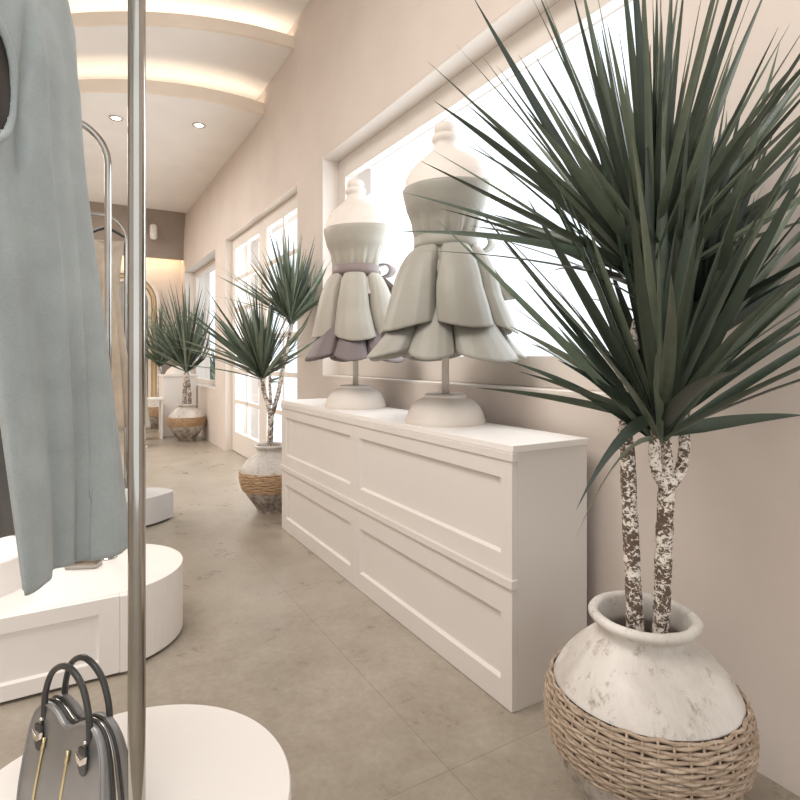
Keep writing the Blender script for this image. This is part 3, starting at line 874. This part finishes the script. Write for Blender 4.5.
# ---- foreground grey-blue dress (hanger edge-on to the viewer)
def fore_dress():
    cen = cw(-.655, 1.02)
    t = thing('hanging_dress', 'sleeveless grey-blue suede dress hanging in the left foreground', 'dress', (cen.x, cen.y, 0))
    hem = [(-.603, .905), (-.594, .925), (-.598, .96), (-.614, 1.005), (-.613, 1.035), (-.592, 1.05), (-.566, 1.055), (-.549, 1.075), (-.545, 1.11), (-.556, 1.15),
           (-.60, 1.18), (-.65, 1.19), (-.69, 1.15), (-.665, 1.10), (-.68, 1.05), (-.650, .99), (-.636, .95), (-.618, .912)]
    # closed smooth resample
    K = len(hem); n = 240
    def cr(P, u):
        K = len(P); x = u*K; i = int(x) % K; f = x-int(x)
        a, b_, c, d = P[i-1], P[i], P[(i+1)%K], P[(i+2)%K]
        return tuple(.5*((2*b_[j])+(-a[j]+c[j])*f+(2*a[j]-5*b_[j]+4*c[j]-d[j])*f*f+(-a[j]+3*b_[j]-3*c[j]+d[j])*f**3) for j in range(2))
    H = [cr(hem, k/n) for k in range(n)]
    hc = (-.625, 1.045)
    def top(k, a, b_, cx, cz):
        # angle of matching param: measured from near tip
        th = 2*PI*k/n
        return (cx + a*math.sin(th), cz - b_*math.cos(th))
    secs = []
    zs = [.72+(1.90-.72)*i/130 for i in range(131)]
    for z in zs:
        s = []
        f = (z-.72)/(1.90-.72)
        w = max(0, 1-f*1.25)**1.25      # hem influence
        a = .054 if z < 1.62 else .054*(1-.75*(z-1.62)/.28)
        a += .034*max(0, (1.5-z)/.78)
        b_ = .15 if z < 1.76 else .15-.05*(z-1.76)/.14
        cx = -.674+.030*max(0, (1.45-z)/.73)
        for k in range(n):
            tp = top(k, a, b_, cx, 1.0)
            x = H[k][0]*w + tp[0]*(1-w); y = H[k][1]*w+tp[1]*(1-w)
            th = 2*PI*k/n
            # broad soft vertical folds + drag lines from armhole
            fo = .009*math.sin(5*th+.7+1.2*f)*(1-f)+.006*math.sin(11*th+2.2*f)*(1-f)**.7
            g = math.exp(-((th-.98-1.5*(z-1.52))/.10)**2)*math.exp(-((z-1.58)/.13)**2)*.018
            g2 = math.exp(-((th-.90-2.2*(z-1.42))/.10)**2)*math.exp(-((z-1.46)/.07)**2)*.009 - math.exp(-((th-1.36)/.09)**2)*.009*(f*.8+.2)
            x += (fo-g-g2)*math.sin(th)+(-.006 if False else 0); y -= (fo-g-g2)*math.cos(th)
            zz = z
            p = cw(x, y, zz); s.append((p.x-cen.x, p.y-cen.y, p.z))
        secs.append(s)
    def hole(i, k):
        z = zs[i]; th = 2*PI*(k+.5)/n
        if th > PI: th -= 2*PI
        return ((th-.36)/.58)**2+((z-1.55)/.11)**2 < 1
    b = nb(); loft(b, secs, n, skip=hole)
    bmesh.ops.smooth_vert(b.b, verts=[v for v in b.b.verts if v.is_boundary and v.co.z > 1.4 and v.co.z < 1.85], factor=.5)
    for _ in range(4): bmesh.ops.smooth_vert(b.b, verts=[v for v in b.b.verts if v.is_boundary and v.co.z > 1.4 and v.co.z < 1.85], factor=.5)
    dr = obj('dress_body', b, M['blue'], t, smooth=True)
    s = dr.modifiers.new('thick', 'SOLIDIFY'); s.thickness = .003; s.offset = -1; s.material_offset = 0
    # armhole binding
    pts = []
    for i in range(41):
        a = 2*PI*i/40
        if i == 40: break
        th = .36+.59*math.cos(a); z = 1.55+.112*math.sin(a)
        ii = min(130, max(0, (z-.72)/(1.18)*130)); i0 = int(ii); kk = (th/(2*PI)*n) % n
        p = Vector(secs[i0][int(kk) % n]).lerp(Vector(secs[min(130, i0+1)][int(kk) % n]), ii-i0)
        q = Vector(secs[i0][(int(kk)+1) % n]); q.z = p.z
        p = p.lerp(Vector((q.x, q.y, p.z)), kk-int(kk)); pts.append(p)
    tb = nb(); tube(tb, pts, .006, 8, closed=True)
    obj('armhole_binding', tb, M['blue'], t, smooth=True)
    # brown inner lining
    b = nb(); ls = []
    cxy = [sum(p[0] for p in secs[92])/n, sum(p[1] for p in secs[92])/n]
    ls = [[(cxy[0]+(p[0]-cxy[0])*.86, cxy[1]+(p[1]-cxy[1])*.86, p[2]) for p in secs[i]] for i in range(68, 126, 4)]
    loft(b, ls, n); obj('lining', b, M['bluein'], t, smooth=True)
    return t
fore_dress()
# hanger for it
def hanger(label, c, zrail, w, ang, mat=M['blackm'], rr=.008):
    """c: xy of the rail point; shoulders spread along ang"""
    t = thing('clothes_hanger', label, 'hanger', (c[0], c[1], zrail))
    d = Vector((math.cos(ang), math.sin(ang), 0))
    b = nb(); L = []
    for i in range(25):
        s = -1+2*i/24; L.append(d*(w*s) + Vector((0,0,-.075-.055*abs(s)**1.4)))
    tube(b, L, [rr*(1+.5*(1-abs(-1+2*i/24))) for i in range(25)], 10); obj('shoulder_bar', b, mat, t, smooth=True)
    b = nb(); perp = Vector((-d.y, d.x, 0))
    R = .021; L = [Vector((0,0,-.075)), Vector((0,0,-.045))]
    for i in range(15):
        a = -PI*.5 + PI*1.35*i/14; L.append(d*(R*math.cos(a))+Vector((0,0,-.003+R*math.sin(a))))
    tube(b, L, .0018, 8); obj('hook', b, M['chrome'], t, smooth=True)
    return t
c1 = cw(-.655, 1.017)
hanger('black hanger holding the grey-blue foreground dress, just above the frame', (c1.x, c1.y), 2.0, .15, math.atan2(CT, ST))

def simple_dress(name, label, c, ang, secs_, mat, n=96, nf=7, amp=.012, seed=0, straps=True, ztop=None, cat='dress'):
    """secs_: (z, half width, half depth) bottom to top"""
    t = thing(name, label, cat, (c[0], c[1], 0), ang)
    z0, zt = secs_[0][0], secs_[-1][0]; S = []
    SP = smooth_path(secs_, 50)
    for (z, w, d) in SP:
        f = min(1, max(0, (z-z0)/(zt-z0))); s = []
        for k in range(n):
            th = 2*PI*k/n
            q = 1+amp/w*math.cos(nf*th+seed+.5*math.sin(2*th))*(1-f)**1.1*1.6+ amp/w*.5*math.cos((nf*2-1)*th+seed)*(1-f)
            zz = z - (.035*max(0, -math.sin(th))*math.exp(-((math.cos(th))/.6)**2) if f > .97 else 0)
            s.append((w*q*math.cos(th), d*q*math.sin(th), zz))
        S.append(s)
    b = nb(); loft(b, S, n); obj('dress_body', b, mat, t, smooth=True, solid=.003)
    if straps:
        w = SP[-1][1]
        for sg in (-1, 1):
            b = nb(); L = [(sg*w*.8, -.02, zt-.01), (sg*w*.82, -.015, zt+.02), (sg*w*.7, 0, zt+.038), (sg*w*.75, .015, zt)]
            tube(b, smooth_path(L, 14), .007, 8); obj('strap', b, mat, t, smooth=True)
    return t
# dark taupe garment further left on the foreground rack
c2 = cw(-.83, 1.105)
simple_dress('hanging_dress', 'dark taupe dress mostly hidden behind the grey-blue dress at the left edge', (c2.x, c2.y), math.atan2(CT, ST),
    [(.765, .14, .115), (1.1, .14, .085), (1.45, .14, .07), (1.7, .15, .06), (1.85, .13, .045), (1.90, .10, .03)], M['taupe'], nf=6, straps=False, seed=2)
hanger('black hanger holding the dark taupe dress', (c2.x, c2.y), 2.0, .14, math.atan2(CT, ST))

# distant dresses on the third rack
A3 = -math.radians(8)
c3 = seen(110.5, 300, 4.12); c3 = Vector((c3.x-.035, 4.52, 0))
D3 = [(.60, .145, .10), (.9, .13, .085), (1.2, .105, .065), (1.5, .078, .045), (1.6, .074, .042), (1.75, .090, .05), (1.86, .105, .045), (1.945, .118, .02)]
simple_dress('hanging_dress', 'long beige sleeveless dress on a black hanger between the two chrome poles', (c3.x, 4.52), A3, D3, M['beige'], nf=8, amp=.022, seed=1, straps=False)
hanger('black hanger carrying the long beige dress on the distant rack', (c3.x, 4.52), 2.105, .115, A3)
c4 = Vector((c3.x-.24, 4.52, 0))
simple_dress('hanging_dress', 'light grey garment beside the long beige dress, half hidden by the grey-blue dress', (c4.x, 4.52), A3+1.2, [(.9, .12, .07), (1.3, .12, .06), (1.7, .12, .05), (1.85, .12, .04), (1.94, .09, .03)], M['lgrey'], nf=5, seed=4, straps=False)
hanger('pale hanger holding the light grey garment on the distant rack', (c4.x, 4.52), 2.105, .11, A3+1.2, M['plinth'], .010)
# pale dress farther back, right of the big pole
c5 = cw((138-400)/560*6.9, 6.9)
df = simple_dress('dress_form', 'floor-length cream dress on a stand, mostly hidden behind the tall chrome pole', (c5.x, c5.y), 0, [(.24, .13, .11), (.5, .10, .09), (1.0, .085, .08), (1.2, .07, .06), (1.45, .10, .08)], M['pearl2'], nf=6, seed=3, straps=True)
obj('stand', lathe(nb(), [(.11, 0), (.11, .008), (.012, .012), (.012, 1.3)], 24), M['plinth'], df)

# low white block at the left end of the plinth
b = nb(); lathe(b, [(.22, 0), (.22, .115), (.216, .12)], 80)
pp = seen(-30, 560, 2.36)
o = obj('riser_block', b, M['plinth'], loc=(-.345, 2.525, .277), smooth=True, autos=.6); tag(o, 'low round white riser on the panelled plinth at the left edge', 'riser')
# glassy tray under the dress
b = nb(); box(b, -.06, -.03, 0, .06, .03, .022)
pt_ = seen(89, 562, 2.26)
o = obj('metal_box', b, M['chrome'], bevel=.006, loc=(pt_.x-.02, pt_.y-.05, .2775)); o.rotation_euler = (0, 0, -.45)
o.location.x -= 0; tag(o, 'small shiny metal clutch box lying on the white plinth under the dress hem', 'clutch box')

# ------------------------------------------------------------------ handbag
def handbag():
    t = thing('handbag', 'pewter grey leather handbag with two dark handles and gold zips on the round plinth', 'handbag', (.0085, 1.144, .277), math.radians(-58.9))
    n = 60
    # outline (half), bottom centre -> side -> shoulder hump -> centre dip
    half = [(0, 0), (.07, 0), (.102, .003), (.114, .015), (.117, .04), (.115, .08), (.110, .12), (.103, .158), (.092, .184), (.074, .200), (.052, .203), (.030, .196), (.012, .185), (0, .182)]
    hp = smooth_path(half, 44)
    out = [(x, z) for x, z in hp] + [(-x, z) for x, z in hp[-2:0:-1]]
    N_ = len(out)
    def yhalf(z): return .040-.023*min(1, z/.2)
    b = nb()
    # shell: layers across depth (y) : front face inset bulge
    lay = [(-1.0, .90, .0), (-1.06, .965, 0), (-1.0, 1.0, 0), (-.6, 1.0, 0), (-.25, .985, 0), (-.18, .965, 0), (.18, .965, 0), (.25, .985, 0), (.6, 1.0, 0), (1.0, 1.0, 0), (1.06, .965, 0), (1.0, .90, 0)]
    rings = []
    for yy, sc_, _ in lay:
        r = []
        for x, z in out:
            zc = .10+(z-.10)*sc_; xc = x*sc_
            r.append(b.v((xc, yy*yhalf(z), zc)))
        rings.append(r)
    for a, c in zip(rings, rings[1:]):
        for k in range(N_): b.f([a[k], a[(k+1)%N_], c[(k+1)%N_], c[k]])
    # faces: fan to inner ring then centre, slightly puffed
    for r, sg in ((rings[0], -1), (rings[-1], 1)):
        prev = r
        for q in (.75, .5, .25):
            cur = []
            for x, z in out:
                zc = .10+(z-.10)*.90*q; cur.append(b.v((x*.9*q, sg*(yhalf(z*q+.1*(1-q))+.004*(1-q)+.002), zc)))
            for k in range(N_): b.f([prev[k], prev[(k+1)%N_], cur[(k+1)%N_], cur[k]])
            prev = cur
        b.f(prev)
    body = obj('body', b, M['bag'], t, smooth=True)
    # piping along edges and the zip gusset
    for yy in (-1.04, 1.04):
        tb = nb(); tube(tb, [(x*.975, yy*yhalf(z), .10+(z-.10)*.975+.0005) for x, z in out], .0022, 7, closed=True); obj('piping', tb, M['bag'], t, smooth=True)
    for yy in (-.30, .30):
        tb = nb(); P = [(x*.99, yy*yhalf(z), .10+(z-.10)*.985+.002) for x, z in out if z > .05]
        i0 = [i for i, (x, z) in enumerate(out) if z > .05]
        tube(tb, P, .0028, 7); obj('gusset_cord', tb, M['bagd'], t, smooth=True)
    tb = nb(); tube(tb, [(x*.97, 0, .10+(z-.10)*.97+.001) for x, z in out if z > .05], .0022, 6); obj('top_zip', tb, M['nickel'], t, smooth=True)
    # front zips
    for x0, x1 in ((-.048, -.062), (.022, .012)):
        tb = nb(); P = []
        for i in range(13):
            s = i/12; z = .148-.14*s; x = x0+(x1-x0)*math.sin(s*PI/2)
            P.append((x, -(yhalf(z)+.0045+.001), z))
        tube(tb, P, .0022, 8); z_ = obj('front_zip', tb, M['gold'], t, smooth=True)
        tb = nb(); tube(tb, [(x0, -.028, .153), (x0+.002, -.0305, .147), (x0+.001, -.032, .135)], [.0035, .0028, .0034], 8); obj('zip_puller', tb, M['gold'], z_, smooth=True)
    # handles with tabs and rings
    for sg in (-1, 1):
        tb = nb(); yb = sg*(.018)
        P = [(-.064, yb*1.02, .165), (-.066, yb*1.02, .19), (-.062, yb*1.0, .225), (-.045, yb*.95, .262), (-.015, yb*.9, .282), (.015, yb*.9, .282), (.045, yb*.95, .262), (.062, yb*1.0, .225), (.066, yb*1.02, .19), (.064, yb*1.02, .165)]
        tube(tb, smooth_path(P, 60), .0054, 12); h = obj('handle', tb, M['bagd'], t, smooth=True)
        for sx in (-1, 1):
            x = sx*.064
            y0 = sg*(yhalf(.15)+.0035)
            b2 = nb()
            prof = [(-.009, .172), (.009, .172), (.011, .155), (.011, .138), (.007, .128), (0, .125), (-.007, .128), (-.011, .138), (-.011, .155)]
            f0 = [b2.v((x+px, y0, z)) for px, z in prof]; f1 = [b2.v((x+px, y0+sg*.005, z)) for px, z in prof]
            for k in range(9): b2.f([f0[k], f0[(k+1)%9], f1[(k+1)%9], f1[k]])
            b2.f(f0); b2.f(f1)
            obj('handle_tab', b2, M['bagd'], h, bevel=.001)
            b2 = nb()   # triangular metal bracket
            pr = [(-.015, .163), (0, .154), (.015, .163), (.012, .150), (0, .144), (-.012, .150)]
            f0 = [b2.v((x+px, y0+sg*.004, z)) for px, z in pr]; f1 = [b2.v((x+px*.8, y0+sg*.0085, z)) for px, z in pr]
            for k in range(6): b2.f([f0[k], f0[(k+1)%6], f1[(k+1)%6], f1[k]])
            b2.f(f0); b2.f(f1)
            obj('bracket', b2, M['nickel'], h, bevel=.0008)
            b2 = nb(); bmesh.ops.create_uvsphere(b2.b, u_segments=12, v_segments=8, radius=.0042)
            obj('stud', b2, M['nickel'], h, smooth=True, loc=(x, sg*(.018*1.02+.006), .178))
    return t
handbag()

# ------------------------------------------------------------------ garden outside
for i, (x, y) in enumerate(((3.3, 14.5), (6.6, 14.5), (5.0, 17.6))):
    g = thing('garden_shrub', 'green shrubs growing outside beyond the far window', 'shrub', (x, y, 0), group='garden shrubs outside')
    crown('foliage', g, (0, 0, .2), 120, (.8, 1.6), .10, M['leaf2'], (5, 88), seed=50+i, droop=.15, seg=4)
    trunk(g, [(0, 0, 0), (0, 0, .15), (0, 0, .3)], .05, .04)

# ------------------------------------------------------------------ light
w = bpy.data.worlds.new('daylight'); sc.world = w; w.use_nodes = True
bg = w.node_tree.nodes['Background']; bg.inputs[0].default_value = (.94, .975, 1.0, 1); bg.inputs[1].default_value = 1.6
def area(name, loc, rot, sx, sy, e, c):
    L = bpy.data.lights.new(name, 'AREA'); L.shape = 'RECTANGLE'; L.size = sx; L.size_y = sy; L.energy = e; L.color = c
    o = bpy.data.objects.new(name, L); C.objects.link(o); o.location = loc; o.rotation_euler = rot; return o
area('window_light', (WX+.30, 2.45, 1.85), (0, PI/2, 0), 1.3, 2.3, 22, (.93, .97, 1))
area('door_light', (WX+.35, 5.5, 1.3), (0, PI/2, 0), 2.1, 2.1, 45, (.93, .97, 1))
area('overhead_fill', (-.9, 1.2, 3.75), (0, 0, 0), 1.6, 2.6, 105, (1, .965, .93))  # unseen fill panel added to brighten the near part of the room
area('overhead_fill', (-.9, 6.9, 3.3), (0, 0, 0), 1.8, 3.0, 135, (1, .965, .93))  # second added fill, out of view, lifting the far end
for (x, y) in ((.372, 6.0), (1.087, 5.77)):
    L = bpy.data.lights.new('spot', 'SPOT'); L.energy = 25; L.spot_size = 1.2; L.spot_blend = .6; L.color = (1, .88, .74); L.shadow_soft_size = .05
    o = bpy.data.objects.new('spot', L); C.objects.link(o); o.location = (x, y, H1-.02)

cam = bpy.data.cameras.new('camera'); co = bpy.data.objects.new('camera', cam); C.objects.link(co)
co.location = (0, 0, CAMH); co.rotation_euler = (PI/2, 0, -TH)
cam.sensor_width = 36; cam.lens = 560/800*36; cam.shift_y = -42/800; cam.clip_start = .02
sc.camera = co
sc.view_settings.view_transform = 'Standard'
sc.view_settings.look = 'None'
sc.view_settings.exposure = 0
